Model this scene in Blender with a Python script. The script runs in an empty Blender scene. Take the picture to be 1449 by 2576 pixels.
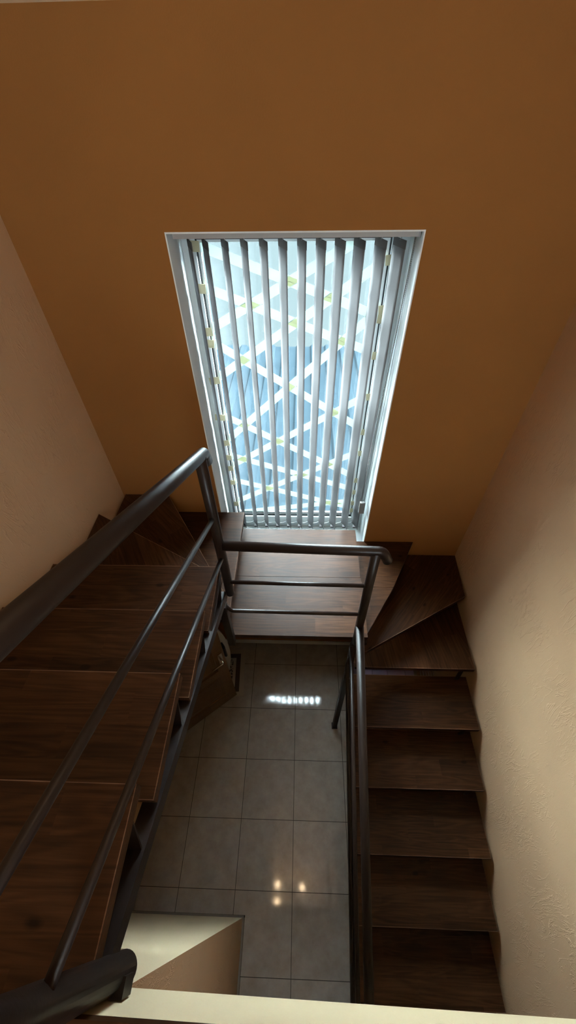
import bpy, bmesh, math, random
from mathutils import Vector, Matrix

random.seed(7)
SC = bpy.context.scene
COL = SC.collection

# ------------------------------------------------------------------ camera
cam_data = bpy.data.cameras.new('camera')
cam = bpy.data.objects.new('camera', cam_data)
COL.objects.link(cam)
cam_data.sensor_fit = 'VERTICAL'
cam_data.sensor_height = 36.0
cam_data.lens = 1017.63348 / 2576.0 * 36.0
cam_data.clip_start = 0.01
PITCH, ROLL, YAW = 0.825034865, -0.0222959786, -0.0456917422
fw = Vector((math.sin(YAW) * math.cos(PITCH), math.cos(YAW) * math.cos(PITCH), -math.sin(PITCH)))
rt = Vector((math.cos(YAW), -math.sin(YAW), 0.0))
up = rt.cross(fw)
r2 = rt * math.cos(ROLL) + up * math.sin(ROLL)
u2 = up * math.cos(ROLL) - rt * math.sin(ROLL)
m = Matrix((r2, u2, -fw)).transposed().to_4x4()
m.translation = Vector((0.0311876, -0.4110320, 4.3575303))
cam.matrix_world = m
SC.camera = cam

# ------------------------------------------------------------------ light and exposure
SC.view_settings.view_transform = 'Standard'
SC.view_settings.look = 'None'
SC.view_settings.gamma = 1.0
SC.view_settings.use_curve_mapping = False
SC.view_settings.exposure = 0.28

# overcast sky, brightest on the side the stair window faces (+Y)
SKY_FRONT, SKY_BACK = 100.0, 16.0
world = bpy.data.worlds.new('sky')
SC.world = world
world.use_nodes = True
wt = world.node_tree
bg = wt.nodes['Background']
bg.inputs['Color'].default_value = (0.81, 0.935, 1.0, 1)
w_tc = wt.nodes.new('ShaderNodeTexCoord')
w_sx = wt.nodes.new('ShaderNodeSeparateXYZ')
w_mr = wt.nodes.new('ShaderNodeMapRange')
w_mr.interpolation_type = 'SMOOTHSTEP'
w_mr.inputs['From Min'].default_value = -0.5
w_mr.inputs['From Max'].default_value = 0.3
w_mr.inputs['To Min'].default_value = SKY_BACK
w_mr.inputs['To Max'].default_value = SKY_FRONT
wt.links.new(w_tc.outputs['Generated'], w_sx.inputs['Vector'])
wt.links.new(w_sx.outputs['Y'], w_mr.inputs['Value'])
# and brighter towards +X, added to even the light on the side walls
w_mx = wt.nodes.new('ShaderNodeMath')
w_mx.operation = 'MULTIPLY_ADD'
w_mx.inputs[1].default_value = 0.85
w_mx.inputs[2].default_value = 1.0
w_ml = wt.nodes.new('ShaderNodeMath')
w_ml.operation = 'MULTIPLY'
wt.links.new(w_sx.outputs['X'], w_mx.inputs[0])
wt.links.new(w_mx.outputs[0], w_ml.inputs[0])
wt.links.new(w_mr.outputs['Result'], w_ml.inputs[1])
wt.links.new(w_ml.outputs[0], bg.inputs['Strength'])


# ------------------------------------------------------------------ materials
def mat(name):
    mt = bpy.data.materials.new(name)
    mt.use_nodes = True
    nt = mt.node_tree
    return mt, nt, nt.nodes['Principled BSDF']


def node(nt, kind, **kw):
    n = nt.nodes.new(kind)
    for k, v in kw.items():
        setattr(n, k, v)
    return n


def plain(name, col, rough=0.5, metal=0.0, spec=0.5):
    mt, nt, b = mat(name)
    b.inputs['Base Color'].default_value = (*col, 1)
    b.inputs['Roughness'].default_value = rough
    b.inputs['Metallic'].default_value = metal
    b.inputs['Specular IOR Level'].default_value = spec
    return mt


def ramp(nt, stops):
    r = node(nt, 'ShaderNodeValToRGB')
    e = r.color_ramp.elements
    while len(e) < len(stops):
        e.new(0.5)
    for i, (p, c) in enumerate(stops):
        e[i].position = p
        e[i].color = (*c, 1) if len(c) == 3 else c
    return r


def math_node(nt, op, a=None, b=None):
    n = node(nt, 'ShaderNodeMath', operation=op)
    for i, v in enumerate((a, b)):
        if v is None:
            continue
        if isinstance(v, (int, float)):
            n.inputs[i].default_value = v
        else:
            nt.links.new(v, n.inputs[i])
    return n.outputs[0]


def plaster(name, col, scrape=0.0, fine=0.15, rough=0.85):
    """Painted plaster; scrape adds sparse trowel marks."""
    mt, nt, b = mat(name)
    L = nt.links.new
    tc = node(nt, 'ShaderNodeTexCoord')
    b.inputs['Roughness'].default_value = rough
    b.inputs['Specular IOR Level'].default_value = 0.25
    n1 = node(nt, 'ShaderNodeTexNoise')
    n1.inputs['Scale'].default_value = 1.6
    n1.inputs['Detail'].default_value = 4
    L(tc.outputs['Object'], n1.inputs['Vector'])
    rp = ramp(nt, [(0.3, tuple(c * 0.94 for c in col)), (0.7, tuple(min(1, c * 1.05) for c in col))])
    L(n1.outputs['Fac'], rp.inputs['Fac'])
    L(rp.outputs['Color'], b.inputs['Base Color'])
    nf = node(nt, 'ShaderNodeTexNoise')
    nf.inputs['Scale'].default_value = 160
    nf.inputs['Detail'].default_value = 3
    L(tc.outputs['Object'], nf.inputs['Vector'])
    bp = node(nt, 'ShaderNodeBump')
    bp.inputs['Strength'].default_value = fine
    bp.inputs['Distance'].default_value = 0.002
    L(nf.outputs['Fac'], bp.inputs['Height'])
    last = bp.outputs['Normal']
    if scrape > 0:
        mp = node(nt, 'ShaderNodeMapping')
        mp.inputs['Rotation'].default_value = (math.radians(38), 0, 0)
        mp.inputs['Scale'].default_value = (1, 3.4, 0.85)
        L(tc.outputs['Object'], mp.inputs['Vector'])
        warp = node(nt, 'ShaderNodeTexNoise')
        warp.inputs['Scale'].default_value = 4.5
        warp.inputs['Detail'].default_value = 5
        warp.inputs['Roughness'].default_value = 0.62
        warp.inputs['Distortion'].default_value = 1.2
        L(mp.outputs['Vector'], warp.inputs['Vector'])
        # thin ridges where the noise crosses its middle value
        d = math_node(nt, 'ABSOLUTE', math_node(nt, 'SUBTRACT', warp.outputs['Fac'], 0.5))
        ridge = math_node(nt, 'SUBTRACT', 1.0, math_node(nt, 'MULTIPLY', d, 26.0))
        ridge = math_node(nt, 'MAXIMUM', ridge, 0.0)
        mask = node(nt, 'ShaderNodeTexNoise')
        mask.inputs['Scale'].default_value = 2.3
        mask.inputs['Detail'].default_value = 6
        mask.inputs['Roughness'].default_value = 0.7
        L(tc.outputs['Object'], mask.inputs['Vector'])
        mr = ramp(nt, [(0.47, (0, 0, 0)), (0.62, (1, 1, 1))])
        L(mask.outputs['Fac'], mr.inputs['Fac'])
        h = math_node(nt, 'MULTIPLY', ridge, mr.outputs['Color'])
        b2 = node(nt, 'ShaderNodeBump')
        b2.inputs['Strength'].default_value = scrape
        b2.inputs['Distance'].default_value = 0.005
        L(h, b2.inputs['Height'])
        L(last, b2.inputs['Normal'])
        last = b2.outputs['Normal']
    L(last, b.inputs['Normal'])
    return mt


def wood(name, dark, mid, light, rough=0.42, grain_bump=0.25, board=0.095):
    """Stained glued-up boards, grain along local X."""
    mt, nt, b = mat(name)
    L = nt.links.new
    tc = node(nt, 'ShaderNodeTexCoord')
    oi = node(nt, 'ShaderNodeObjectInfo')
    off = node(nt, 'ShaderNodeVectorMath', operation='ADD')
    sc = node(nt, 'ShaderNodeCombineXYZ')
    rnd = math_node(nt, 'MULTIPLY', oi.outputs['Random'], 37.0)
    L(rnd, sc.inputs['X'])
    L(rnd, sc.inputs['Y'])
    L(tc.outputs['Object'], off.inputs[0])
    L(sc.outputs['Vector'], off.inputs[1])
    # each glued stave gets its own tone
    sx = node(nt, 'ShaderNodeSeparateXYZ')
    L(off.outputs['Vector'], sx.inputs['Vector'])
    stave = math_node(nt, 'FLOOR', math_node(nt, 'DIVIDE', sx.outputs['Y'], board))
    piece = math_node(nt, 'FLOOR', math_node(nt, 'DIVIDE', math_node(nt, 'ADD', sx.outputs['X'], math_node(nt, 'MULTIPLY', stave, 0.37)), 0.55))
    cv = node(nt, 'ShaderNodeCombineXYZ')
    L(stave, cv.inputs['X'])
    L(piece, cv.inputs['Y'])
    wn = node(nt, 'ShaderNodeTexWhiteNoise', noise_dimensions='2D')
    L(cv.outputs['Vector'], wn.inputs['Vector'])
    # cathedral grain
    mp = node(nt, 'ShaderNodeMapping')
    mp.inputs['Scale'].default_value = (0.9, 9.0, 9.0)
    L(off.outputs['Vector'], mp.inputs['Vector'])
    jit = node(nt, 'ShaderNodeVectorMath', operation='ADD')
    L(mp.outputs['Vector'], jit.inputs[0])
    js = node(nt, 'ShaderNodeCombineXYZ')
    L(math_node(nt, 'MULTIPLY', wn.outputs['Value'], 9.0), js.inputs['Y'])
    L(js.outputs['Vector'], jit.inputs[1])
    wv = node(nt, 'ShaderNodeTexNoise')
    wv.inputs['Scale'].default_value = 1.1
    wv.inputs['Detail'].default_value = 2
    wv.inputs['Distortion'].default_value = 0.6
    L(jit.outputs['Vector'], wv.inputs['Vector'])
    rings = math_node(nt, 'SINE', math_node(nt, 'MULTIPLY', wv.outputs['Fac'], 75.0))
    rings = math_node(nt, 'ADD', math_node(nt, 'MULTIPLY', rings, 0.5), 0.5)
    mp2 = node(nt, 'ShaderNodeMapping')
    mp2.inputs['Scale'].default_value = (3.5, 95.0, 95.0)
    L(off.outputs['Vector'], mp2.inputs['Vector'])
    fib = node(nt, 'ShaderNodeTexNoise')
    fib.inputs['Scale'].default_value = 1.0
    fib.inputs['Detail'].default_value = 5
    fib.inputs['Roughness'].default_value = 0.65
    L(mp2.outputs['Vector'], fib.inputs['Vector'])
    big = node(nt, 'ShaderNodeTexNoise')
    big.inputs['Scale'].default_value = 5
    big.inputs['Detail'].default_value = 4
    L(off.outputs['Vector'], big.inputs['Vector'])
    f = math_node(nt, 'ADD', math_node(nt, 'MULTIPLY', rings, 0.13), math_node(nt, 'MULTIPLY', fib.outputs['Fac'], 0.55))
    f = math_node(nt, 'ADD', f, math_node(nt, 'MULTIPLY', wn.outputs['Value'], 0.18))
    f = math_node(nt, 'ADD', f, math_node(nt, 'MULTIPLY', big.outputs['Fac'], 0.25))
    # a few small knots
    mk = node(nt, 'ShaderNodeMapping')
    mk.inputs['Scale'].default_value = (2.4, 4.5, 0.0)
    L(off.outputs['Vector'], mk.inputs['Vector'])
    vk = node(nt, 'ShaderNodeTexVoronoi', voronoi_dimensions='2D')
    vk.inputs['Scale'].default_value = 1.0
    L(mk.outputs['Vector'], vk.inputs['Vector'])
    knot = math_node(nt, 'MAXIMUM', math_node(nt, 'SUBTRACT', 1.0, math_node(nt, 'MULTIPLY', vk.outputs['Distance'], 17.0)), 0.0)
    sk = node(nt, 'ShaderNodeSeparateColor')
    L(vk.outputs['Color'], sk.inputs[0])
    knot = math_node(nt, 'MULTIPLY', knot, math_node(nt, 'GREATER_THAN', sk.outputs[0], 0.45))
    f = math_node(nt, 'SUBTRACT', f, math_node(nt, 'MULTIPLY', knot, 0.4))
    rp = ramp(nt, [(0.28, dark), (0.52, mid), (0.82, light)])
    L(f, rp.inputs['Fac'])
    L(rp.outputs['Color'], b.inputs['Base Color'])
    b.inputs['Roughness'].default_value = rough
    b.inputs['Specular IOR Level'].default_value = 0.14
    bp = node(nt, 'ShaderNodeBump')
    bp.inputs['Strength'].default_value = grain_bump
    bp.inputs['Distance'].default_value = 0.0015
    L(fib.outputs['Fac'], bp.inputs['Height'])
    L(bp.outputs['Normal'], b.inputs['Normal'])
    return mt


def steel_paint(name, col, rough=0.36):
    mt, nt, b = mat(name)
    L = nt.links.new
    b.inputs['Base Color'].default_value = (*col, 1)
    b.inputs['Roughness'].default_value = rough
    b.inputs['Specular IOR Level'].default_value = 0.28
    tc = node(nt, 'ShaderNodeTexCoord')
    n = node(nt, 'ShaderNodeTexNoise')
    n.inputs['Scale'].default_value = 120
    n.inputs['Detail'].default_value = 4
    L(tc.outputs['Object'], n.inputs['Vector'])
    bp = node(nt, 'ShaderNodeBump')
    bp.inputs['Strength'].default_value = 0.25
    bp.inputs['Distance'].default_value = 0.001
    L(n.outputs['Fac'], bp.inputs['Height'])
    L(bp.outputs['Normal'], b.inputs['Normal'])
    return mt


def tiles(name):
    mt, nt, b = mat(name)
    L = nt.links.new
    tc = node(nt, 'ShaderNodeTexCoord')
    br = node(nt, 'ShaderNodeTexBrick')
    br.offset = 0.0
    br.squash = 1.0
    br.inputs['Scale'].default_value = 1.0
    br.inputs['Brick Width'].default_value = 0.45
    br.inputs['Row Height'].default_value = 0.45
    br.inputs['Mortar Size'].default_value = 0.0022
    br.inputs['Mortar Smooth'].default_value = 0.1
    br.inputs['Color1'].default_value = (1, 1, 1, 1)
    br.inputs['Color2'].default_value = (0.93, 0.93, 0.93, 1)
    br.inputs['Mortar'].default_value = (0.10, 0.08, 0.07, 1)
    L(tc.outputs['Object'], br.inputs['Vector'])
    n = node(nt, 'ShaderNodeTexNoise')
    n.inputs['Scale'].default_value = 9
    n.inputs['Detail'].default_value = 7
    n.inputs['Roughness'].default_value = 0.65
    L(tc.outputs['Object'], n.inputs['Vector'])
    rp = ramp(nt, [(0.3, (0.36, 0.30, 0.25)), (0.7, (0.48, 0.415, 0.36))])
    L(n.outputs['Fac'], rp.inputs['Fac'])
    mx = node(nt, 'ShaderNodeMix', data_type='RGBA', blend_type='MULTIPLY')
    mx.inputs['Factor'].default_value = 1.0
    L(rp.outputs['Color'], mx.inputs['A'])
    L(br.outputs['Color'], mx.inputs['B'])
    L(mx.outputs['Result'], b.inputs['Base Color'])
    b.inputs['Specular IOR Level'].default_value = 0.6
    rr = ramp(nt, [(0.0, (0.06, 0.06, 0.06)), (1.0, (0.6, 0.6, 0.6))])
    L(br.outputs['Fac'], rr.inputs['Fac'])
    L(rr.outputs['Color'], b.inputs['Roughness'])
    bp = node(nt, 'ShaderNodeBump')
    bp.inputs['Strength'].default_value = 0.4
    bp.inputs['Distance'].default_value = 0.002
    bp.invert = True
    L(br.outputs['Fac'], bp.inputs['Height'])
    b2 = node(nt, 'ShaderNodeBump')
    b2.inputs['Strength'].default_value = 0.06
    b2.inputs['Distance'].default_value = 0.002
    L(n.outputs['Fac'], b2.inputs['Height'])
    L(bp.outputs['Normal'], b2.inputs['Normal'])
    L(b2.outputs['Normal'], b.inputs['Normal'])
    return mt


def fabric(name, col, trans, share=0.5, weave=0.0):
    """Thin cloth or paper: part diffuse, part translucent."""
    mt, nt, b = mat(name)
    L = nt.links.new
    b.inputs['Base Color'].default_value = (*col, 1)
    b.inputs['Roughness'].default_value = 0.9
    b.inputs['Specular IOR Level'].default_value = 0.1
    t = node(nt, 'ShaderNodeBsdfTranslucent')
    t.inputs['Color'].default_value = (*trans, 1)
    mx = node(nt, 'ShaderNodeMixShader')
    mx.inputs['Fac'].default_value = share
    out = nt.nodes['Material Output']
    L(b.outputs[0], mx.inputs[1])
    L(t.outputs[0], mx.inputs[2])
    L(mx.outputs[0], out.inputs['Surface'])
    if weave > 0:
        tc = node(nt, 'ShaderNodeTexCoord')
        mp = node(nt, 'ShaderNodeMapping')
        mp.inputs['Rotation'].default_value = (0, 0.5, 0)
        mp.inputs['Scale'].default_value = (260, 260, 22)
        L(tc.outputs['Object'], mp.inputs['Vector'])
        n = node(nt, 'ShaderNodeTexNoise')
        n.inputs['Scale'].default_value = 1.0
        n.inputs['Detail'].default_value = 3
        L(mp.outputs['Vector'], n.inputs['Vector'])
        bp = node(nt, 'ShaderNodeBump')
        bp.inputs['Strength'].default_value = weave
        bp.inputs['Distance'].default_value = 0.001
        L(n.outputs['Fac'], bp.inputs['Height'])
        L(bp.outputs['Normal'], b.inputs['Normal'])
        L(bp.outputs['Normal'], t.inputs['Normal'])
    return mt


def pane_glass(name):
    mt, nt, b = mat(name)
    L = nt.links.new
    nt.nodes.remove(b)
    tr = node(nt, 'ShaderNodeBsdfTransparent')
    tr.inputs['Color'].default_value = (0.93, 0.97, 0.97, 1)
    gl = node(nt, 'ShaderNodeBsdfGlossy')
    gl.inputs['Roughness'].default_value = 0.02
    lw = node(nt, 'ShaderNodeLayerWeight')
    lw.inputs['Blend'].default_value = 0.5
    fr5 = math_node(nt, 'ADD', 0.045, math_node(nt, 'MULTIPLY', math_node(nt, 'POWER', lw.outputs['Facing'], 5.0), 0.9))
    mx = node(nt, 'ShaderNodeMixShader')
    L(fr5, mx.inputs[0])
    L(tr.outputs[0], mx.inputs[1])
    L(gl.outputs[0], mx.inputs[2])
    L(mx.outputs[0], nt.nodes['Material Output'].inputs['Surface'])
    return mt


def corrugated(name, lo, hi, pitch):
    mt, nt, b = mat(name)
    L = nt.links.new
    tc = node(nt, 'ShaderNodeTexCoord')
    n = node(nt, 'ShaderNodeTexNoise')
    n.inputs['Scale'].default_value = 2.5
    n.inputs['Detail'].default_value = 5
    L(tc.outputs['Object'], n.inputs['Vector'])
    rp = ramp(nt, [(0.35, lo), (0.65, hi)])
    L(n.outputs['Fac'], rp.inputs['Fac'])
    L(rp.outputs['Color'], b.inputs['Base Color'])
    b.inputs['Roughness'].default_value = 0.9
    b.inputs['Specular IOR Level'].default_value = 0.0
    return mt


M = {}
M['wall'] = plaster('peach_plaster', (0.55, 0.355, 0.205), scrape=0.5)
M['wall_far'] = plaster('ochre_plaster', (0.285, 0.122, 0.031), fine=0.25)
M['cream'] = plaster('peach_window_lit', (0.58, 0.46, 0.29), fine=0.2)  # peach wall paint with the window light put into the colour
M['ceiling'] = plaster('ceiling_paint', (0.70, 0.55, 0.38), fine=0.1)
M['wood'] = wood('walnut_stained_boards', (0.0115, 0.0042, 0.0016), (0.033, 0.0122, 0.0044), (0.075, 0.030, 0.0115), rough=0.38)
M['worn'] = wood('worn_board_edge', (0.055, 0.029, 0.016), (0.13, 0.070, 0.040), (0.22, 0.13, 0.078), rough=0.5)
M['steel'] = steel_paint('dark_brown_steel_paint', (0.0165, 0.0095, 0.0072))
M['tile'] = tiles('beige_floor_tiles')
M['pvc'] = plain('white_pvc', (0.62, 0.68, 0.69), 0.3)
M['reveal'] = plaster('white_reveal_paint', (0.78, 0.84, 0.85), fine=0.08, rough=0.7)
M['gasket'] = plain('black_gasket', (0.01, 0.012, 0.015), 0.5)
M['glass'] = pane_glass('window_glass')
M['slat'] = fabric('blind_fabric', (0.29, 0.283, 0.285), (0.125, 0.125, 0.128), 0.5, weave=0.35)
M['hem'] = fabric('blind_fabric_hem', (0.20, 0.19, 0.185), (0.07, 0.066, 0.063), 0.45, weave=0.35)
M['rail'] = plain('grey_aluminium', (0.42, 0.40, 0.38), 0.45)
M['clear'] = plain('clear_plastic', (0.35, 0.36, 0.36), 0.25)
M['cord'] = plain('grey_cord', (0.20, 0.21, 0.21), 0.6)
M['paper'] = fabric('white_paper_tape', (0.20, 0.215, 0.205), (0.20, 0.222, 0.212), 0.85)
M['yellow'] = fabric('yellowed_tape', (0.55, 0.51, 0.34), (0.2, 0.19, 0.12), 0.2)
def film(name, tint):
    mt, nt, b = mat(name)
    t = node(nt, 'ShaderNodeBsdfTransparent')
    t.inputs['Color'].default_value = (*tint, 1)
    b.inputs['Base Color'].default_value = (*tint, 1)
    b.inputs['Roughness'].default_value = 0.8
    mx = node(nt, 'ShaderNodeMixShader')
    mx.inputs['Fac'].default_value = 0.06
    nt.links.new(t.outputs[0], mx.inputs[1])
    nt.links.new(b.outputs[0], mx.inputs[2])
    nt.links.new(mx.outputs[0], nt.nodes['Material Output'].inputs['Surface'])
    return mt


M['film'] = film('yellowed_tape_film', (0.98, 0.93, 0.72))
M['base'] = plain('white_baseboard', (0.82, 0.84, 0.82), 0.4)
M['tilebase'] = plain('grey_tile_skirting', (0.22, 0.19, 0.165), 0.25)


# ------------------------------------------------------------------ mesh helpers
def bm_box(bm, x0, x1, y0, y1, z0, z1):
    vs = [bm.verts.new((x, y, z)) for z in (z0, z1) for y in (y0, y1) for x in (x0, x1)]
    for f in ((0, 2, 3, 1), (4, 5, 7, 6), (0, 1, 5, 4), (2, 6, 7, 3), (0, 4, 6, 2), (1, 3, 7, 5)):
        bm.faces.new([vs[i] for i in f])
    return vs


def bm_prism(bm, poly, z0, z1):
    n = len(poly)
    a = sum(poly[i][0] * poly[(i + 1) % n][1] - poly[(i + 1) % n][0] * poly[i][1] for i in range(n))
    if a < 0:
        poly = poly[::-1]
    lo = [bm.verts.new((p[0], p[1], z0)) for p in poly]
    hi = [bm.verts.new((p[0], p[1], z1)) for p in poly]
    bm.faces.new(lo[::-1])
    bm.faces.new(hi)
    for i in range(n):
        j = (i + 1) % n
        bm.faces.new((lo[i], lo[j], hi[j], hi[i]))


def bm_bevel(bm, w, seg=2, angle=0.5):
    ed = [e for e in bm.edges if len(e.link_faces) == 2 and e.calc_face_angle(0) > angle]
    bmesh.ops.bevel(bm, geom=ed, offset=w, segments=seg, affect='EDGES', profile=0.5)


def rounded(points, r, n=6):
    """Polyline with its inner corners turned into arcs of radius r."""
    P = [Vector(p) for p in points]
    out = [P[0]]
    for i in range(1, len(P) - 1):
        a, b, c = P[i - 1], P[i], P[i + 1]
        u, v = (a - b).normalized(), (c - b).normalized()
        ang = u.angle(v)
        t = min(r / math.tan(ang / 2), (a - b).length * 0.48, (c - b).length * 0.48)
        s, e = b + u * t, b + v * t
        for k in range(n + 1):
            q = k / n
            out.append((s * (1 - q) + b * q) * (1 - q) + (b * (1 - q) + e * q) * q)
    out.append(P[-1])
    return out


def bm_tube(bm, pts, r, seg=16, cap=True, dome=0.0):
    pts = [Vector(p) for p in pts]
    n = len(pts)
    tang = []
    for i in range(n):
        a = pts[max(0, i - 1)]
        b = pts[min(n - 1, i + 1)]
        tang.append((b - a).normalized())
    ref = Vector((0, 0, 1)) if abs(tang[0].z) < 0.9 else Vector((1, 0, 0))
    nrm = (ref - tang[0] * ref.dot(tang[0])).normalized()
    rings = []
    for i in range(n):
        t = tang[i]
        nrm = (nrm - t * nrm.dot(t)).normalized()
        bi = t.cross(nrm)
        rings.append([bm.verts.new(pts[i] + (nrm * math.cos(2 * math.pi * k / seg) + bi * math.sin(2 * math.pi * k / seg)) * r) for k in range(seg)])
    for i in range(n - 1):
        for k in range(seg):
            f = bm.faces.new((rings[i][k], rings[i][(k + 1) % seg], rings[i + 1][(k + 1) % seg], rings[i + 1][k]))
            f.smooth = True
    if cap:
        bm.faces.new(rings[0][::-1])
        bm.faces.new(rings[-1])


def bm_sphere(bm, c, r, seg=12, scale=(1, 1, 1)):
    mm = Matrix.Translation(c) @ Matrix.Diagonal((r * scale[0], r * scale[1], r * scale[2], 1))
    g = bmesh.ops.create_uvsphere(bm, u_segments=seg, v_segments=max(6, seg // 2), radius=1.0, matrix=mm)
    for f in {f for v in g['verts'] for f in v.link_faces}:
        f.smooth = True


def link(name, bm, material, parent=None, loc=(0, 0, 0), rotz=0.0):
    bmesh.ops.recalc_face_normals(bm, faces=bm.faces[:])
    me = bpy.data.meshes.new(name)
    bm.to_mesh(me)
    bm.free()
    mats = material if isinstance(material, (list, tuple)) else [material]
    for x in mats:
        me.materials.append(x)
    o = bpy.data.objects.new(name, me)
    COL.objects.link(o)
    o.location = loc
    o.rotation_euler = (0, 0, rotz)
    if parent is not None:
        o.parent = parent
        o.matrix_parent_inverse = PARENT_INV.get(parent.name, Matrix.Identity(4))
        PARENT_INV[o.name] = (Matrix.Translation(loc) @ Matrix.Rotation(rotz, 4, 'Z')).inverted()
    else:
        PARENT_INV[o.name] = (Matrix.Translation(loc) @ Matrix.Rotation(rotz, 4, 'Z')).inverted()
    return o


PARENT_INV = {}


def box(name, x0, x1, y0, y1, z0, z1, material, parent=None, bevel=0.0):
    bm = bmesh.new()
    bm_box(bm, x0, x1, y0, y1, z0, z1)
    if bevel:
        bm_bevel(bm, bevel)
    return link(name, bm, material, parent)


def tube(name, pts, r, material, parent=None, seg=16):
    bm = bmesh.new()
    bm_tube(bm, pts, r, seg)
    return link(name, bm, material, parent)


def thing(name, label, cat, loc, group=None):
    o = bpy.data.objects.new(name, None)
    COL.objects.link(o)
    o.location = loc
    o.empty_display_size = 0.1
    tag(o, label, cat, group)
    PARENT_INV[o.name] = Matrix.Translation(loc).inverted()
    return o


def tag(o, label, cat, group=None):
    o['label'] = label
    o['category'] = cat
    if group:
        o['group'] = group
    return o


def struct(o, label=None):
    o['kind'] = 'structure'
    if label:
        o['label'] = label
    return o


# ------------------------------------------------------------------ room shell
XL, XR, YF = -1.23, 1.29, 1.60
YB = -3.30
WX0, WX1, WZ0, WZ1 = -0.557, 0.537, 1.75, 3.912
CZ = 4.522

struct(box('floor', XL - 0.2, XR + 0.2, YB - 0.2, YF + 0.1, -0.12, 0.0, M['tile']), 'beige square floor tiles of the entrance hall')

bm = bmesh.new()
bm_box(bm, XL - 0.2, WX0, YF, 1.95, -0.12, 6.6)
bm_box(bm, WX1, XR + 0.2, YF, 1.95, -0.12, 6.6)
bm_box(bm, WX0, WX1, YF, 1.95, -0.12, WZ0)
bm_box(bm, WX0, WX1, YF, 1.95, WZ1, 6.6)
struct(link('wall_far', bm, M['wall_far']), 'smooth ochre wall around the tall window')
struct(box('wall_left', XL - 0.2, XL, YB - 0.2, YF, 0, 6.6, M['wall']), 'peach trowelled plaster wall beside the upper flight')
struct(box('wall_right', XR, XR + 0.2, YB - 0.2, YF, 0, 6.6, M['wall']), 'peach trowelled plaster wall beside the lower flight')
BWX0, BWX1, BWZ0, BWZ1 = 0.25, 1.20, 4.15, 5.45  # added opening, unseen, lets sky in as fill light
bm = bmesh.new()
bm_box(bm, XL, BWX0, YB - 0.2, YB, 0, 6.6)
bm_box(bm, BWX1, XR, YB - 0.2, YB, 0, 6.6)
bm_box(bm, BWX0, BWX1, YB - 0.2, YB, 0, BWZ0)
bm_box(bm, BWX0, BWX1, YB - 0.2, YB, BWZ1, 6.6)
struct(link('wall_back', bm, M['wall']), 'peach wall behind the upper landing, with an opening added for fill light')

# wall block under the upper floor, window light painted into its front face
bm = bmesh.new()
bm_box(bm, XL, -0.37, -2.2, -0.60, 0, 2.93)
pb = link('wall_passage', bm, [M['cream'], M['wall']])  # lit tone on the window-facing side, plain wall paint round the corner
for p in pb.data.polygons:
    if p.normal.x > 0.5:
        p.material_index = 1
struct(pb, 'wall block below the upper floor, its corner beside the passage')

# sloped ceiling rising from the far wall
bm = bmesh.new()
prof = [(YF, CZ), (-1.0, 6.3), (YB, 6.3), (YB, 6.5), (-1.1, 6.5), (YF, CZ + 0.2)]
a = [bm.verts.new((XL, y, z)) for y, z in prof]
b = [bm.verts.new((XR, y, z)) for y, z in prof]
bm.faces.new(a)
bm.faces.new(b[::-1])
for i in range(6):
    j = (i + 1) % 6
    bm.faces.new((a[i], b[i], b[j], a[j]))
struct(link('ceiling', bm, M['ceiling']), 'sloping painted ceiling above the window wall')

# upper floor slab with window light painted into its edge, and dark nosing
bm = bmesh.new()
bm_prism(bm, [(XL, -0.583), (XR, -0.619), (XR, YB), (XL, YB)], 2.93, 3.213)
struct(link('floor_upper', bm, M['cream']), 'upper floor slab edge, window light put into its cream colour')
bm = bmesh.new()
bm_prism(bm, [(XL, -0.580), (XR, -0.616), (XR, YB), (XL, YB)], 3.213, 3.25)
struct(link('trim_1', bm, M['wood']), 'dark wooden nosing on the upper floor edge')

# baseboards
struct(box('baseboard_far', XL, XR, 1.588, YF, 0, 0.062, M['base'], bevel=0.004), 'white baseboard under the landing')
struct(box('baseboard_left', XL, XL + 0.012, -0.60, 0.52, 0, 0.07, M['tilebase'], bevel=0.002), 'tile skirting along the left wall')
bm = bmesh.new()
bm_box(bm, XL + 0.012, -0.358, -0.60, -0.588, 0, 0.07)
bm_box(bm, -0.37, -0.358, -2.2, -0.5882, 0, 0.07)
struct(link('baseboard_passage', bm, M['tilebase']), 'tile skirting round the passage corner')

# ------------------------------------------------------------------ window
bm = bmesh.new()
bm_box(bm, WX0, WX0 + 0.006, YF - 0.003, 1.82, WZ0, WZ1)
bm_box(bm, WX1 - 0.006, WX1, YF - 0.003, 1.82, WZ0, WZ1)
bm_box(bm, WX0 + 0.006, WX1 - 0.006, YF - 0.003, 1.82, WZ1 - 0.006, WZ1)
struct(link('trim_2', bm, M['reveal']), 'white painted reveal of the window niche')
struct(box('trim_3', WX0 + 0.006, WX1 - 0.006, YF - 0.01, 1.82, WZ0, WZ0 + 0.012, M['pvc'], bevel=0.003), 'white window sill board')

win = bpy.data.objects.new('window_1', None)
COL.objects.link(win)
win.location = (-0.01, 1.82, WZ0)
PARENT_INV[win.name] = Matrix.Translation(win.location).inverted()
struct(win, 'tall white framed window at the turn of the stairs')
GX0, GX1, GZ0, GZ1 = -0.486, 0.447, 1.888, 3.838


def frame_ring(name, x0, x1, z0, z1, ix0, ix1, iz0, iz1, y0, y1, material, parent, bevel=0.004):
    bm = bmesh.new()
    bm_box(bm, x0, ix0, y0, y1, z0, z1)
    bm_box(bm, ix1, x1, y0, y1, z0, z1)
    bm_box(bm, ix0, ix1, y0, y1, z0, iz0)
    bm_box(bm, ix0, ix1, y0, y1, iz1, z1)
    return link(name, bm, material, parent)


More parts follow.
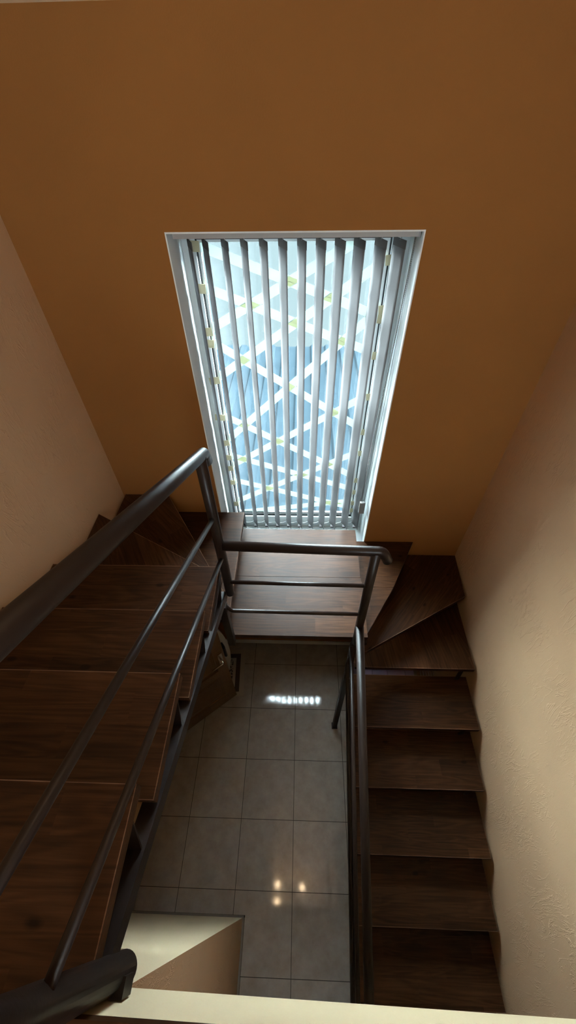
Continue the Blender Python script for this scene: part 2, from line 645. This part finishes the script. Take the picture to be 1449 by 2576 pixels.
frame_ring('window_frame', WX0, WX1, WZ0, WZ1, WX0 + 0.035, WX1 - 0.05, WZ0 + 0.06, WZ1 - 0.04, 1.822, 1.90, M['pvc'], win)
frame_ring('sash', WX0 + 0.035, WX1 - 0.05, WZ0 + 0.06, WZ1 - 0.04, GX0, GX1, GZ0, GZ1, 1.815, 1.885, M['pvc'], win)
frame_ring('gasket', GX0, GX1, GZ0, GZ1, GX0 + 0.007, GX1 - 0.007, GZ0 + 0.012, GZ1 - 0.007, 1.828, 1.855, M['gasket'], win)
frame_ring('glazing_bead', GX0 + 0.007, GX1 - 0.007, GZ0 + 0.012, GZ1 - 0.007, GX0 + 0.02, GX1 - 0.02, GZ0 + 0.022, GZ1 - 0.02, 1.836, 1.85, M['pvc'], win)
frame_ring('lower_gasket', GX0 + 0.02, GX1 - 0.02, GZ0 + 0.022, GZ0 + 0.036, GX0 + 0.021, GX1 - 0.021, GZ0 + 0.029, GZ0 + 0.0355, 1.838, 1.85, M['gasket'], win)
box('glass', GX0 + 0.003, GX1 - 0.003, 1.844, 1.850, GZ0 + 0.003, GZ1 - 0.003, M['glass'], win)

# ------------------------------------------------------------------ paper tape crossed over the pane
DOWN = [  # z at x = 0, slope, first x, last x
    (3.629, -0.366, -0.500, 0.470), (3.433, -0.384, -0.500, 0.500), (3.022, -0.643, -0.500, 0.460),
    (2.562, -0.585, -0.520, 0.450), (2.337, -0.358, -0.505, 0.450), (2.116, -0.316, -0.500, 0.440)]
RISE = [
    (3.663, 0.541, -0.500, 0.300), (3.439, 0.682, -0.515, 0.470), (3.095, 0.938, -0.500, 0.465),
    (2.717, 0.636, -0.500, 0.480), (2.308, 0.559, -0.500, 0.470), (1.986, 0.163, -0.430, 0.470)]
ORD = ['topmost', 'second from the top', 'third from the top', 'fourth from the top', 'second from the bottom', 'bottommost']


TW = 0.050


def strip(bm, x0, x1, z0, k, y, w, cuts=()):
    """Paper strip along z = z0 + k x; at each cut another strip (z1, k1) covers it and it narrows to a thin bridge."""
    h = w * 0.5 * math.sqrt(1 + k * k)

    def pair(xl, xu, s=1.0):
        p, q = Vector((xl, y, z0 - h + k * xl)), Vector((xu, y, z0 + h + k * xu))
        c = (p + q) / 2
        return c + (p - c) * s, c + (q - c) * s

    e = h * k / (1 + k * k)
    st = [pair(x0 + e, x0 - e)]
    for z1, k1 in sorted(cuts, key=lambda c: (c[0] - z0) / (k - c[1])):
        h1 = (w * 0.5 - 0.0015) * math.sqrt(1 + k1 * k1)
        a = [((z1 + v * h1) - (z0 + u * h)) / (k - k1) for v in (1, -1) for u in (-1, 1)]   # (v, u) corners
        lft, rgt = (a[0:2], a[2:4]) if a[0] < a[2] else (a[2:4], a[0:2])
        st += [pair(*lft), pair(*lft, s=0.04), pair(*rgt, s=0.04), pair(*rgt)]
    st.append(pair(x1 + e, x1 - e))
    t = Vector((0, 0.0006, 0))
    R = [[bm.verts.new(v) for v in (p, q, q + t, p + t)] for p, q in st]
    bm.faces.new(R[0])
    bm.faces.new(R[-1][::-1])
    for a, b in zip(R[:-1], R[1:]):
        for q in range(4):
            bm.faces.new((a[q], a[(q + 1) % 4], b[(q + 1) % 4], b[q]))


for way, rows, y in (('falls', DOWN, 1.8425), ('rises', RISE, 1.8408)):
    for i, (z0, k, x0, x1) in enumerate(rows):
        bm = bmesh.new()
        xa, xb = max(x0, GX0 + 0.012), min(x1, GX1 - 0.012)
        cuts = []
        if way == 'falls':
            for z1, k1, a0, a1 in RISE:
                xc = (z1 - z0) / (k - k1)
                if xa + 0.05 < xc < xb - 0.05 and max(a0, GX0) < xc < min(a1, GX1):
                    cuts.append((z1, k1))
        strip(bm, xa, xb, z0, k, y, 0.050, cuts)
        s = link('tape_strip', bm, M['paper'])
        tag(s, 'paper strip on the pane, %s of those %s' % (ORD[i], 'falling to the right' if way == 'falls' else 'rising to the right'), 'tape', 'paper tape strips crossed over the window pane')
        for side, (e0, e1) in (('l', (x0 - 0.012, GX0 + 0.020)), ('r', (GX1 - 0.020, x1 + 0.012))):
            if (side == 'l' and x0 > GX0) or (side == 'r' and x1 < GX1 - 0.01):
                continue
            bm = bmesh.new()
            zz = z0 + k * ((GX0 if side == 'l' else GX1)) - 0.18 * k * ((e0 + e1) / 2)
            strip(bm, e0, e1, zz, 0.18 * k, 1.8128, 0.046)
            e = link('tape_end', bm, M['yellow'], s)
            e['label'] = 'yellowed end of the strip stuck to the sash'
        if way == 'rises':
            for z1, k1, a0, a1 in DOWN:
                xc = (z1 - z0) / (k - k1)
                if GX0 + 0.03 < xc < GX1 - 0.03 and a0 < xc < a1 and x0 < xc < x1:
                    zc = z0 + k * xc
                    bm = bmesh.new()
                    # the doubled paper where two strips cross
                    s0 = 0.050 / 2 * math.sqrt(1 + k * k)
                    s1 = 0.050 / 2 * math.sqrt(1 + k1 * k1)
                    c4 = []
                    for u, v in ((1, 1), (1, -1), (-1, -1), (-1, 1)):
                        x = (z1 + v * s1 - z0 - u * s0) / (k - k1)
                        c4.append(Vector((x, 1.8398, z0 + u * s0 + k * x)))
                    cen = sum(c4, Vector()) / 4
                    c4 = [cen + (c - cen) * 0.9 for c in c4]
                    lo = [bm.verts.new(c) for c in c4]
                    hi = [bm.verts.new(c + Vector((0, 0.0006, 0))) for c in c4]
                    bm.faces.new(lo)
                    bm.faces.new(hi[::-1])
                    for q in range(4):
                        bm.faces.new((lo[q], hi[q], hi[(q + 1) % 4], lo[(q + 1) % 4]))
                    c = link('crossing_patch', bm, M['film'], s)
                    c['label'] = 'yellowed patch where two strips overlap'

# ------------------------------------------------------------------ vertical blind
blind = thing('vertical_blind', 'white vertical blind with twelve turned fabric slats hanging in the window niche', 'blind', (-0.01, 1.70, WZ1 - 0.006))
BX0, BX1 = -0.535, 0.520
bm = bmesh.new()
bm_box(bm, BX0, BX1, 1.634, 1.680, 3.879, 3.9055)
bm_bevel(bm, 0.002)
hr = link('head_rail', bm, M['rail'], blind)
box('end_cap', BX1, BX1 + 0.008, 1.633, 1.681, 3.878, 3.906, M['clear'], hr)
bm = bmesh.new()
bm_box(bm, BX0 + 0.01, BX1 - 0.01, 1.70, 1.79, 3.885, 3.905)
link('carrier_track', bm, M['rail'], blind)
SX = [-0.494, -0.422, -0.332, -0.243, -0.154, -0.065, 0.023, 0.1105, 0.198, 0.286, 0.382, 0.467]
for i, x in enumerate(SX):
    yc = 1.745
    ang = math.radians(-62 + random.uniform(-1.2, 1.2))
    if i == 0:
        ang = math.radians(-66)
    dx, dy = math.cos(ang) * 0.046, math.sin(ang) * 0.046
    nx, ny = -math.sin(ang), math.cos(ang)
    zt, zb = 3.848, 1.862
    bm = bmesh.new()
    rows = []
    bow = 0.003
    for z in (zt - 0.034, zb):
        rows.append([(x + dx * t + nx * bow * (1 - t * t), yc + dy * t + ny * bow * (1 - t * t), z) for t in (-1, -0.5, 0, 0.5, 1)])
    th = 0.0009
    V = [[[bm.verts.new((p[0] + nx * s, p[1] + ny * s, p[2])) for p in r] for r in rows] for s in (-th, th)]
    for q in range(4):
        for s in (0, 1):
            f = bm.faces.new((V[s][0][q], V[s][0][q + 1], V[s][1][q + 1], V[s][1][q]))
            f.smooth = True
        for r in (0, 1):
            bm.faces.new((V[0][r][q], V[0][r][q + 1], V[1][r][q + 1], V[1][r][q]))
    for q in (0, 4):
        bm.faces.new((V[0][0][q], V[0][1][q], V[1][1][q], V[1][0][q]))
    sl = link('slat', bm, M['slat'], blind)
    bm = bmesh.new()
    bm_prism(bm, [(x - dx - nx * 0.0016, yc - dy - ny * 0.0016), (x + dx - nx * 0.0016, yc + dy - ny * 0.0016), (x + dx + nx * 0.0024, yc + dy + ny * 0.0024), (x - dx + nx * 0.0024, yc - dy + ny * 0.0024)], zt - 0.034, zt)
    link('hem', bm, M['hem'], sl)
    bm = bmesh.new()
    bm_tube(bm, [(x, yc, zt - 0.006), (x + 0.004, yc - 0.006, zt + 0.004), (x, yc - 0.004, zt + 0.014), (x, yc, zt + 0.04)], 0.0022, 8)
    link('hook', bm, M['clear'], sl)
    bm = bmesh.new()
    bm_box(bm, x - 0.012, x + 0.012, yc - 0.012, yc + 0.012, zb - 0.012, zb + 0.004)
    link('bottom_weight', bm, M['slat'], sl)
for sd in (-1, 1):
    bm = bmesh.new()
    P = []
    ox, oy = 0.040 * sd * 0.47, -0.040 * sd * 0.88
    for i in range(len(SX) - 1):
        for k in range(7):
            t = k / 7
            P.append((SX[i] + ox + (SX[i + 1] - SX[i]) * t, 1.745 + oy, zb + 0.012 - 0.022 * 4 * t * (1 - t)))
    P.append((SX[-1] + ox, 1.745 + oy, zb + 0.012))
    bm_tube(bm, P, 0.0016, 6)
    link('bottom_chain', bm, M['clear'], blind)
# control chain and cords on the right
bm = bmesh.new()
P = [Vector((0.516, 1.668, 3.88)), Vector((0.508, 1.668, 3.45)), Vector((0.492, 1.67, 3.0)), Vector((0.478, 1.672, 2.5)), Vector((0.462, 1.675, 2.17)), Vector((0.468, 1.675, 2.135)), Vector((0.484, 1.675, 2.15)), Vector((0.495, 1.672, 2.21))]
bm_tube(bm, P, 0.0016, 6)
Lc = 0.0
for i in range(3):
    a, b = P[i], P[i + 1]
    nb = int((b - a).length / 0.0085)
    for k in range(nb):
        bm_sphere(bm, a.lerp(b, k / nb), 0.0034, 6)
link('control_chain', bm, M['cord'], blind)
tube('cord', [(0.512, 1.66, 3.88), (0.500, 1.66, 3.2), (0.490, 1.668, 2.6), (0.482, 1.676, 2.205)], 0.0014, M['cord'], blind, 6)
tube('cord', [(0.516, 1.655, 3.88), (0.512, 1.655, 3.2), (0.506, 1.664, 2.6), (0.497, 1.676, 2.205)], 0.0014, M['cord'], blind, 6)
bm = bmesh.new()
bm_box(bm, 0.468, 0.508, 1.668, 1.688, 2.095, 2.208)
bm_bevel(bm, 0.004)
link('cord_weight', bm, plain('grey_weight', (0.20, 0.19, 0.18), 0.5), blind)

# ------------------------------------------------------------------ staircase
stair = thing('staircase', 'dark brown open staircase with wooden treads winding down around the window landing', 'staircase', (0.0, 0.72, 0.0))
TH = 0.040


def tread(poly, z, grain=0.0, planks=None, th=TH):
    """One wooden tread; poly in floor coordinates, grain direction in degrees."""
    polys = planks if planks else [poly]
    allp = [p for q in polys for p in q]
    cx = sum(p[0] for p in allp) / len(allp)
    cy = sum(p[1] for p in allp) / len(allp)
    g = math.radians(grain)
    c, s = math.cos(-g), math.sin(-g)
    bm = bmesh.new()
    for q in polys:
        bm_prism(bm, [((x - cx) * c - (y - cy) * s, (x - cx) * s + (y - cy) * c) for x, y in q], -th, 0.0)
    bm_bevel(bm, 0.004, 1)
    if not planks:
        topf = [f for f in bm.faces if f.normal.z > 0.99 or (f.calc_center_median().z > -1e-5)]
        bmesh.ops.inset_region(bm, faces=topf, thickness=0.0035, depth=0.0)
        rim = [f for f in bm.faces if f.calc_center_median().z > -1e-5 and f not in set(topf)]
        for f in rim:
            f.material_index = 1
    o = link('tread', bm, [M['wood'], M['worn']], stair, (cx, cy, z), g)
    for p in o.data.polygons:      # the arris round the top is rubbed paler
        if 0.2 < p.normal.z < 0.95:
            p.material_index = 1
    return o


def rect(x0, x1, y0, y1):
    return [(x0, y0), (x1, y0), (x1, y1), (x0, y1)]


# upper flight, from the upper floor down to the window
UP = [(-0.24, 3.19), (0.093, 3.02), (0.416, 2.85), (0.752, 2.688)]
for yn, z in UP:
    tread(rect(-1.222, -0.372 if z < 2.7 else -0.360, yn - 0.345, yn), z)
# winders of the first turn
tread([(-1.222, 0.70), (-0.40, 0.70), (-0.39, 0.798), (-1.222, 1.250)], 2.52, -60)
tread([(-1.212, 1.596), (-0.905, 1.596), (-0.385, 0.785), (-0.385, 0.72), (-1.222, 1.15)], 2.35, -45)
tread([(-0.96, 1.598), (-0.382, 1.598), (-0.388, 0.735), (-0.46, 0.735)], 2.17, 0)
# landing under the window, two boards
tread(None, 2.01, 0, planks=[rect(-0.410, 0.452, 0.718, 1.148), rect(-0.410, 0.446, 1.1505, 1.576)])
# winders of the second turn
kx = lambda y: 0.703 + (y - 1.178) * 0.625
tread(None, 1.85, 0, planks=[[(0.40, 1.1805), (kx(1.1805), 1.1805), (0.915, 1.596), (0.40, 1.596)], [(0.40, 0.76), (kx(0.80), 0.80), (kx(1.178), 1.178), (0.40, 1.178)]])
tread([(0.44, 0.765), (0.48, 0.765), (1.270, 1.214), (1.285, 1.592), (0.80, 1.592), (0.44, 0.95)], 1.69, 52)
tread([(0.43, 0.740), (1.270, 0.740), (1.276, 1.30), (0.80, 1.02), (0.43, 0.86)], 1.50, 100)
# lower flight, down along the right wall
LOW = [(0.405, 1.305), (0.085, 1.12), (-0.25, 0.95), (-0.583, 0.775), (-0.925, 0.60), (-1.258, 0.425), (-1.592, 0.25)]
for yn, z in LOW:
    tread(rect(0.415, 1.270, yn, yn + 0.358), z)


def sloped_bar(name, x0, x1, ya, yb, ztop, k, h, parent=stair):
    """Square tube running along Y; ztop is the top height at Y = 0 and k its slope."""
    bm = bmesh.new()
    vs = [bm.verts.new((x, y, ztop + k * y - d)) for y in (ya, yb) for d in (h, 0.0) for x in (x0, x1)]
    for f in ((0, 1, 3, 2), (4, 6, 7, 5), (0, 4, 5, 1), (2, 3, 7, 6), (0, 2, 6, 4), (1, 5, 7, 3)):
        bm.faces.new([vs[i] for i in f])
    bm_bevel(bm, 0.003, 1)
    return link(name, bm, M['steel'], parent)


sloped_bar('stringer', -0.405, -0.356, -0.575, 0.718, 2.852, -0.478, 0.055)
sloped_bar('stringer', -1.19, -1.15, -0.575, 0.76, 2.852, -0.478, 0.055)
sloped_bar('stringer', 0.388, 0.428, -1.50, 0.745, 0.862, 0.530, 0.06)
sloped_bar('stringer', 1.19, 1.23, -1.50, 0.745, 0.862, 0.530, 0.06)


# steel plates that carry each tread on the stringers
def bracket(x0, x1, yn, zt, back, low, side):
    bm = bmesh.new()
    # angle iron under the board, then a slanted plate down to the stringer
    bm_box(bm, x0, x1, min(yn, back), max(yn, back), zt - TH - 0.006, zt - TH)
    y0 = yn + (0.05 if back > yn else -0.05)
    y1 = yn + (0.10 if back > yn else -0.10)
    d = 0.006
    vs = [bm.verts.new(v) for v in ((x0, y0, zt - TH - 0.004), (x1, y0, zt - TH - 0.004), (x1, y1, low), (x0, y1, low),
                                    (x0, y0 + d, zt - TH - 0.004), (x1, y0 + d, zt - TH - 0.004), (x1, y1 + d, low), (x0, y1 + d, low))]
    for f in ((0, 1, 2, 3), (7, 6, 5, 4), (0, 4, 5, 1), (1, 5, 6, 2), (2, 6, 7, 3), (3, 7, 4, 0)):
        bm.faces.new([vs[i] for i in f])
    link('bracket', bm, M['steel'], stair)


for yn, z in UP:
    bracket(-0.404, -0.364, yn - 0.02, z, yn - 0.33, 2.852 - 0.478 * (yn - 0.10) - 0.004, 1)
    bracket(-1.19, -1.15, yn - 0.02, z, yn - 0.33, 2.852 - 0.478 * (yn - 0.10) - 0.004, 1)
for yn, z in LOW:
    bracket(0.42, 0.45, yn + 0.02, z, yn + 0.345, 0.862 + 0.530 * (yn + 0.10) - 0.004, 1)
    bracket(1.19, 1.23, yn + 0.02, z, yn + 0.345, 0.862 + 0.530 * (yn + 0.10) - 0.004, 1)
# slanted straps between the boards at the wall end
ZS = [(0.74, 1.50)] + LOW
for (ya, za), (yb, zb2) in zip(ZS[:-1], ZS[1:]):
    bm = bmesh.new()
    vs = [bm.verts.new(v) for v in ((1.195, ya + 0.03, za - TH), (1.225, ya + 0.03, za - TH), (1.21, yb + 0.335, zb2), (1.18, yb + 0.335, zb2),
                                    (1.195, ya + 0.036, za - TH), (1.225, ya + 0.036, za - TH), (1.21, yb + 0.341, zb2), (1.18, yb + 0.341, zb2))]
    for f in ((0, 1, 2, 3), (7, 6, 5, 4), (0, 4, 5, 1), (1, 5, 6, 2), (2, 6, 7, 3), (3, 7, 4, 0)):
        bm.faces.new([vs[i] for i in f])
    link('strap', bm, M['steel'], stair)

# landing frame, hanger and floor leg
bm = bmesh.new()
bm_box(bm, -0.40, 0.41, 0.785, 0.825, 1.928, 1.968)
bm_box(bm, -0.405, -0.372, 0.827, 1.596, 1.928, 1.968)
bm_box(bm, 0.374, 0.41, 0.827, 1.596, 1.928, 1.968)
link('landing_frame', bm, M['steel'], stair)
bm = bmesh.new()
bm_box(bm, -0.406, -0.366, 0.676, 0.716, 1.945, 2.41)
bm_bevel(bm, 0.003, 1)
link('hanger', bm, M['steel'], stair)
bm = bmesh.new()
bm_box(bm, 0.368, 0.408, 0.735, 0.775, 0.0, 1.968)
bm_bevel(bm, 0.003, 1)
leg = link('support_post', bm, M['steel'], stair)
box('foot_plate', 0.360, 0.416, 0.727, 0.783, 0.0, 0.006, M['steel'], leg)
bm = bmesh.new()
bm_box(bm, -0.47, -0.43, 0.78, 1.58, 2.07, 2.12)
link('winder_beam', bm, M['steel'], stair)
bm = bmesh.new()
bm_box(bm, 0.44, 0.48, 0.78, 1.58, 1.765, 1.805)
link('winder_beam', bm, M['steel'], stair)

# ------------------------------------------------------------------ railings
RP = 0.0235   # post and handrail pipe radius
RB = 0.0105   # thin bar radius
XA = -0.345
r1 = thing('upper_railing', 'dark brown pipe railing with two thin bars along the upper flight', 'railing', (XA, 0.0, 2.45))
hz = lambda y: 3.785 - 0.515 * y
tube('handrail', rounded([(XA, -0.56, hz(-0.56)), (XA, 0.80, hz(0.80)), (XA - 0.004, 0.835, hz(0.80) - 0.07)], 0.03, 8), RP, M['steel'], r1, 28)
tube('post', [(XA, 0.745, 2.452), (XA, 0.745, hz(0.745))], RP, M['steel'], r1, 28)
tube('post', [(XA - 0.012, -0.560, 2.995), (XA - 0.012, -0.560, hz(-0.560))], 0.031, M['steel'], r1, 28)
tube('bar', [(XA, -0.545, 3.4505 + 0.523 * 0.545), (XA, 0.745, 3.4505 - 0.523 * 0.745)], RB, M['steel'], r1, 16)
tube('bar', [(XA, -0.545, 3.150 + 0.500 * 0.545), (XA, 0.745, 3.150 - 0.500 * 0.745)], RB, M['steel'], r1, 16)
box('mounting_plate', -0.347, -0.320, -0.592, -0.560, 3.03, 3.09, M['steel'], r1)

r2o = thing('landing_railing', 'short dark brown pipe railing with two thin bars across the landing under the window', 'railing', (0.0, 0.72, 2.0))
XC = 0.380
tube('handrail', rounded([(XA + 0.02, 0.735, 2.880), (0.405, 0.705, 2.892), (0.435, 0.70, 2.83)], 0.035, 8), RP, M['steel'], r2o, 28)
tube('post', [(XC, 0.705, 1.97), (XC - 0.004, 0.705, 2.892)], RP, M['steel'], r2o, 28)
tube('bar', [(XA + 0.02, 0.735, 2.575), (XC, 0.705, 2.607)], RB, M['steel'], r2o, 16)
tube('bar', rounded([(-0.378, 0.700, 2.405), (-0.350, 0.712, 2.318), (XC, 0.705, 2.318)], 0.02, 6), RB, M['steel'], r2o, 16)

r3 = thing('lower_railing', 'dark brown pipe railing with two thin bars down the lower flight', 'railing', (XC, -0.1, 1.0))
lz = lambda y, z0: z0 + 0.534 * (y - 0.70)
tube('handrail', [(XC, 0.715, lz(0.715, 2.19)), (XC, -1.55, lz(-1.55, 2.19))], RP, M['steel'], r3, 28)
tube('bar', [(XC - 0.022, 0.705, lz(0.705, 1.905)), (XC - 0.022, -1.55, lz(-1.55, 1.905))], 0.0125, M['steel'], r3, 16)
tube('bar', rounded([(XC - 0.005, 0.735, lz(0.70, 1.68)), (XC - 0.022, 0.700, lz(0.70, 1.625)), (XC - 0.022, -1.55, lz(-1.55, 1.615))], 0.03, 6), 0.0125, M['steel'], r3, 16)
tube('post', [(XC - 0.002, -1.53, 0.0), (XC - 0.002, -1.53, lz(-1.53, 2.19))], RP, M['steel'], r3, 20)

# ------------------------------------------------------------------ open door on the lower floor
DW = wood('door_wood', (0.105, 0.056, 0.027), (0.15, 0.082, 0.042), (0.20, 0.112, 0.06), rough=0.5, grain_bump=0.1, board=3.0)
t2 = Vector((0.786, 0.618, 0))
nv = Vector((0.618, -0.786, 0))
E0 = Vector((-0.607, 1.023, 0))


def dpt(s, z, d=0.0):
    return E0 + t2 * s + nv * d + Vector((0, 0, z))


def slab(bm, s0, s1, z0, z1, d0, d1, inset=0.0, id1=None):
    """Board on the door leaf; the front face may be inset to give a bevelled panel."""
    lo = [dpt(s0, z0, d0), dpt(s1, z0, d0), dpt(s1, z1, d0), dpt(s0, z1, d0)]
    i = inset
    hi = [dpt(s0 + i, z0 + i, d1), dpt(s1 - i, z0 + i, d1), dpt(s1 - i, z1 - i, d1), dpt(s0 + i, z1 - i, d1)]
    a = [bm.verts.new(v) for v in lo]
    b = [bm.verts.new(v) for v in hi]
    bm.faces.new(a[::-1])
    bm.faces.new(b)
    for q in range(4):
        bm.faces.new((a[q], a[(q + 1) % 4], b[(q + 1) % 4], b[q]))


door = bpy.data.objects.new('door_1', None)
COL.objects.link(door)
door.location = dpt(-0.79, 0.0)
PARENT_INV[door.name] = Matrix.Translation(door.location).inverted()
struct(door, 'brown panelled wooden door standing open below the upper flight')
bm = bmesh.new()
DH = 1.98
for s0, s1, z0, z1 in ((-0.094, 0.0, 0.008, DH), (-0.785, -0.690, 0.008, DH), (-0.690, -0.094, 0.008, 0.186), (-0.690, -0.094, 0.648, 0.770), (-0.690, -0.094, 1.86, DH)):
    slab(bm, s0, s1, z0, z1, -0.038, 0.0)
link('door_leaf', bm, DW, door)
for z0, z1 in ((0.186, 0.648), (0.770, 1.86)):
    bm = bmesh.new()
    slab(bm, -0.690, -0.094, z0, z1, -0.030, -0.012)
    slab(bm, -0.660, -0.124, z0 + 0.03, z1 - 0.03, -0.0119, -0.003, inset=0.03)
    link('door_panel', bm, DW, door)
CH = plain('satin_chrome', (0.62, 0.58, 0.52), 0.22, 1.0)
bm = bmesh.new()
slab(bm, -0.062, -0.022, 0.885, 1.065, 0.0, 0.006)
bm_tube(bm, rounded([dpt(-0.042, 0.965, 0.004), dpt(-0.042, 0.965, 0.05), dpt(-0.15, 0.965, 0.052)], 0.015, 6), 0.008, 12)
hd = link('door_handle', bm, CH, door)

# ------------------------------------------------------------------ small things on the lower floor
bo = thing('rounded_board', 'tall white rounded board with a dark blue handle standing behind the open door', 'board', tuple(dpt(-0.07, 0.0, -0.2)))
bm = bmesh.new()
n = 48
A = []
B = []
for k in range(n):
    q = 2 * math.pi * k / n
    s, z = -0.078 + 0.195 * math.cos(q), 0.620 + 0.608 * math.sin(q)
    A.append(bm.verts.new(dpt(s, z, -0.2)))
    B.append(bm.verts.new(dpt(s, z, -0.235)))
bm.faces.new(A)
bm.faces.new(B[::-1])
for k in range(n):
    bm.faces.new((A[k], B[k], B[(k + 1) % n], A[(k + 1) % n]))
bm_bevel(bm, 0.006, 2)
link('panel', bm, plain('white_plastic', (0.80, 0.77, 0.72), 0.4), bo)
tube('handle', rounded([dpt(0.052, 0.800, -0.2), dpt(0.052, 0.800, -0.155), dpt(0.055, 0.600, -0.155), dpt(0.052, 0.600, -0.2)], 0.03, 6), 0.014, plain('navy_plastic', (0.008, 0.010, 0.035), 0.35), bo, 12)

# door mat
mt, nt, b_ = mat('door_mat_weave')
L = nt.links.new
tc = node(nt, 'ShaderNodeTexCoord')
sx = node(nt, 'ShaderNodeSeparateXYZ')
L(tc.outputs['Object'], sx.inputs['Vector'])
ax = math_node(nt, 'SUBTRACT', 0.36, math_node(nt, 'ABSOLUTE', sx.outputs['X']))
ay = math_node(nt, 'SUBTRACT', 0.25, math_node(nt, 'ABSOLUTE', sx.outputs['Y']))
edge = math_node(nt, 'MINIMUM', ax, ay)
rp = ramp(nt, [(0.0, (0.42, 0.345, 0.27)), (0.044, (0.085, 0.058, 0.045)), (0.090, (0.52, 0.45, 0.37))])
rp.color_ramp.interpolation = 'CONSTANT'
L(edge, rp.inputs['Fac'])
vz = node(nt, 'ShaderNodeTexNoise')
vz.inputs['Scale'].default_value = 75
vz.inputs['Detail'].default_value = 1
L(tc.outputs['Object'], vz.inputs['Vector'])
ink = math_node(nt, 'GREATER_THAN', vz.outputs['Fac'], 0.52)
ink = math_node(nt, 'MULTIPLY', ink, math_node(nt, 'GREATER_THAN', edge, 0.112))
row_ = math_node(nt, 'GREATER_THAN', math_node(nt, 'FRACT', math_node(nt, 'MULTIPLY', sx.outputs['X'], 17.0)), 0.28)
ink = math_node(nt, 'MULTIPLY', ink, row_)
mx = node(nt, 'ShaderNodeMix', data_type='RGBA')
mx.inputs['B'].default_value = (0.03, 0.022, 0.02, 1)
L(ink, mx.inputs['Factor'])
L(rp.outputs['Color'], mx.inputs['A'])
L(mx.outputs['Result'], b_.inputs['Base Color'])
b_.inputs['Roughness'].default_value = 0.95
bm = bmesh.new()
bm_box(bm, -0.36, 0.36, -0.25, 0.25, 0, 0.008)
bm_bevel(bm, 0.002, 1)
mo = link('door_mat', bm, mt, None, (-0.912, 1.24, 0.0), math.radians(3.0))
tag(mo, 'beige door mat with dark border and printed centre on the tiles behind the open door', 'mat')

# lilac seat and wire rack glimpsed between the treads
LIL = plain('lilac_upholstery', (0.52, 0.40, 0.58), 0.9)
be = thing('ottoman_bench', 'lilac padded bench seen through the gap under the lowest winder tread', 'bench', (0.87, 1.16, 0.0))
for x0, x1 in ((0.60, 0.73), (0.735, 0.875), (0.88, 1.045), (1.05, 1.13)):
    bm = bmesh.new()
    bm_box(bm, x0, x1, 0.98, 1.36, 0.34, 0.46)
    bm_bevel(bm, 0.022, 3)
    link('cushion', bm, LIL, be)
box('base', 0.61, 1.12, 0.99, 1.35, 0.06, 0.339, LIL, be, 0.01)
for x in (0.64, 1.09):
    for y in (1.02, 1.32):
        tube('leg', [(x, y, 0.0), (x, y, 0.06)], 0.014, M['steel'], be, 10)
CR = plain('chrome', (0.75, 0.75, 0.76), 0.15, 1.0)
ra = thing('wire_rack', 'chrome wire rack at the right wall seen through the gap beside the lilac bench', 'rack', (1.21, 1.15, 0.0))
for x in (1.145, 1.170, 1.195, 1.220, 1.245, 1.265):
    tube('rod', [(x, 0.86, 0.62), (x, 1.44, 0.62)], 0.003, CR, ra, 8)
for y in (0.87, 1.43):
    tube('rail', [(1.14, y, 0.614), (1.27, y, 0.614)], 0.004, CR, ra, 8)
    for x in (1.145, 1.265):
        tube('leg', [(x, y, 0.0), (x, y, 0.61)], 0.005, CR, ra, 8)

# ------------------------------------------------------------------ lamp above the stairwell
lamp = thing('ceiling_lamp', 'warm ceiling lamp with four small bulbs above the stairwell', 'lamp', (-0.05, -0.50, 5.99))
LB = plain('brushed_brass', (0.55, 0.42, 0.22), 0.3, 1.0)
tube('canopy', [(-0.05, -0.50, 5.93), (-0.05, -0.50, 5.96)], 0.07, LB, lamp, 24)
tube('stem', [(-0.05, -0.50, 5.66), (-0.05, -0.50, 5.95)], 0.012, LB, lamp, 12)
bulbm, nt, b_ = mat('warm_bulb')
b_.inputs['Emission Color'].default_value = (1.0, 0.72, 0.42, 1)
b_.inputs['Emission Strength'].default_value = 60.0
for ox, oy in ((-0.26, 0.09), (0.19, 0.07), (-0.26, -0.13), (0.19, -0.24)):
    ar = tube('arm', rounded([(-0.05, -0.50, 5.68), (-0.05 + ox, -0.50 + oy, 5.66), (-0.05 + ox, -0.50 + oy, 5.63)], 0.02, 5), 0.008, LB, lamp, 10)
    bm = bmesh.new()
    bm_sphere(bm, Vector((-0.05 + ox, -0.50 + oy, 5.60)), 0.034, 14)
    link('bulb', bm, bulbm, ar)

# ------------------------------------------------------------------ outside the window
gnd = box('ground', -60, 60, 1.96, 60, -0.9, -0.75, plain('grey_yard', (0.0115, 0.0132, 0.0133), 0.9, spec=0.0))
struct(gnd, 'grey yard outside the window')
bm = bmesh.new()
prof = []
x = -4.0
while x < 4.0:
    prof += [(x, 0.0), (x + 0.10, 0.0), (x + 0.125, 0.03), (x + 0.20, 0.03)]
    x += 0.225
y0, y1, za, zb3 = 1.97, 6.0, 1.52, 1.36
A = [bm.verts.new((px, y0, za + h)) for px, h in prof]
B = [bm.verts.new((px, y1, zb3 + h)) for px, h in prof]
A2 = [bm.verts.new((px, y0, za + h - 0.006)) for px, h in prof]
B2 = [bm.verts.new((px, y1, zb3 + h - 0.006)) for px, h in prof]
for i in range(len(prof) - 1):
    bm.faces.new((A[i], A[i + 1], B[i + 1], B[i]))
    bm.faces.new((A2[i + 1], A2[i], B2[i], B2[i + 1]))
    bm.faces.new((B[i], B[i + 1], B2[i + 1], B2[i]))
roof = link('canopy_roof', bm, corrugated('blue_profiled_sheet', (0.0062, 0.0096, 0.0120), (0.0074, 0.0112, 0.0138), 0.2))
tag(roof, 'blue profiled sheet roof outside below the window', 'roof')
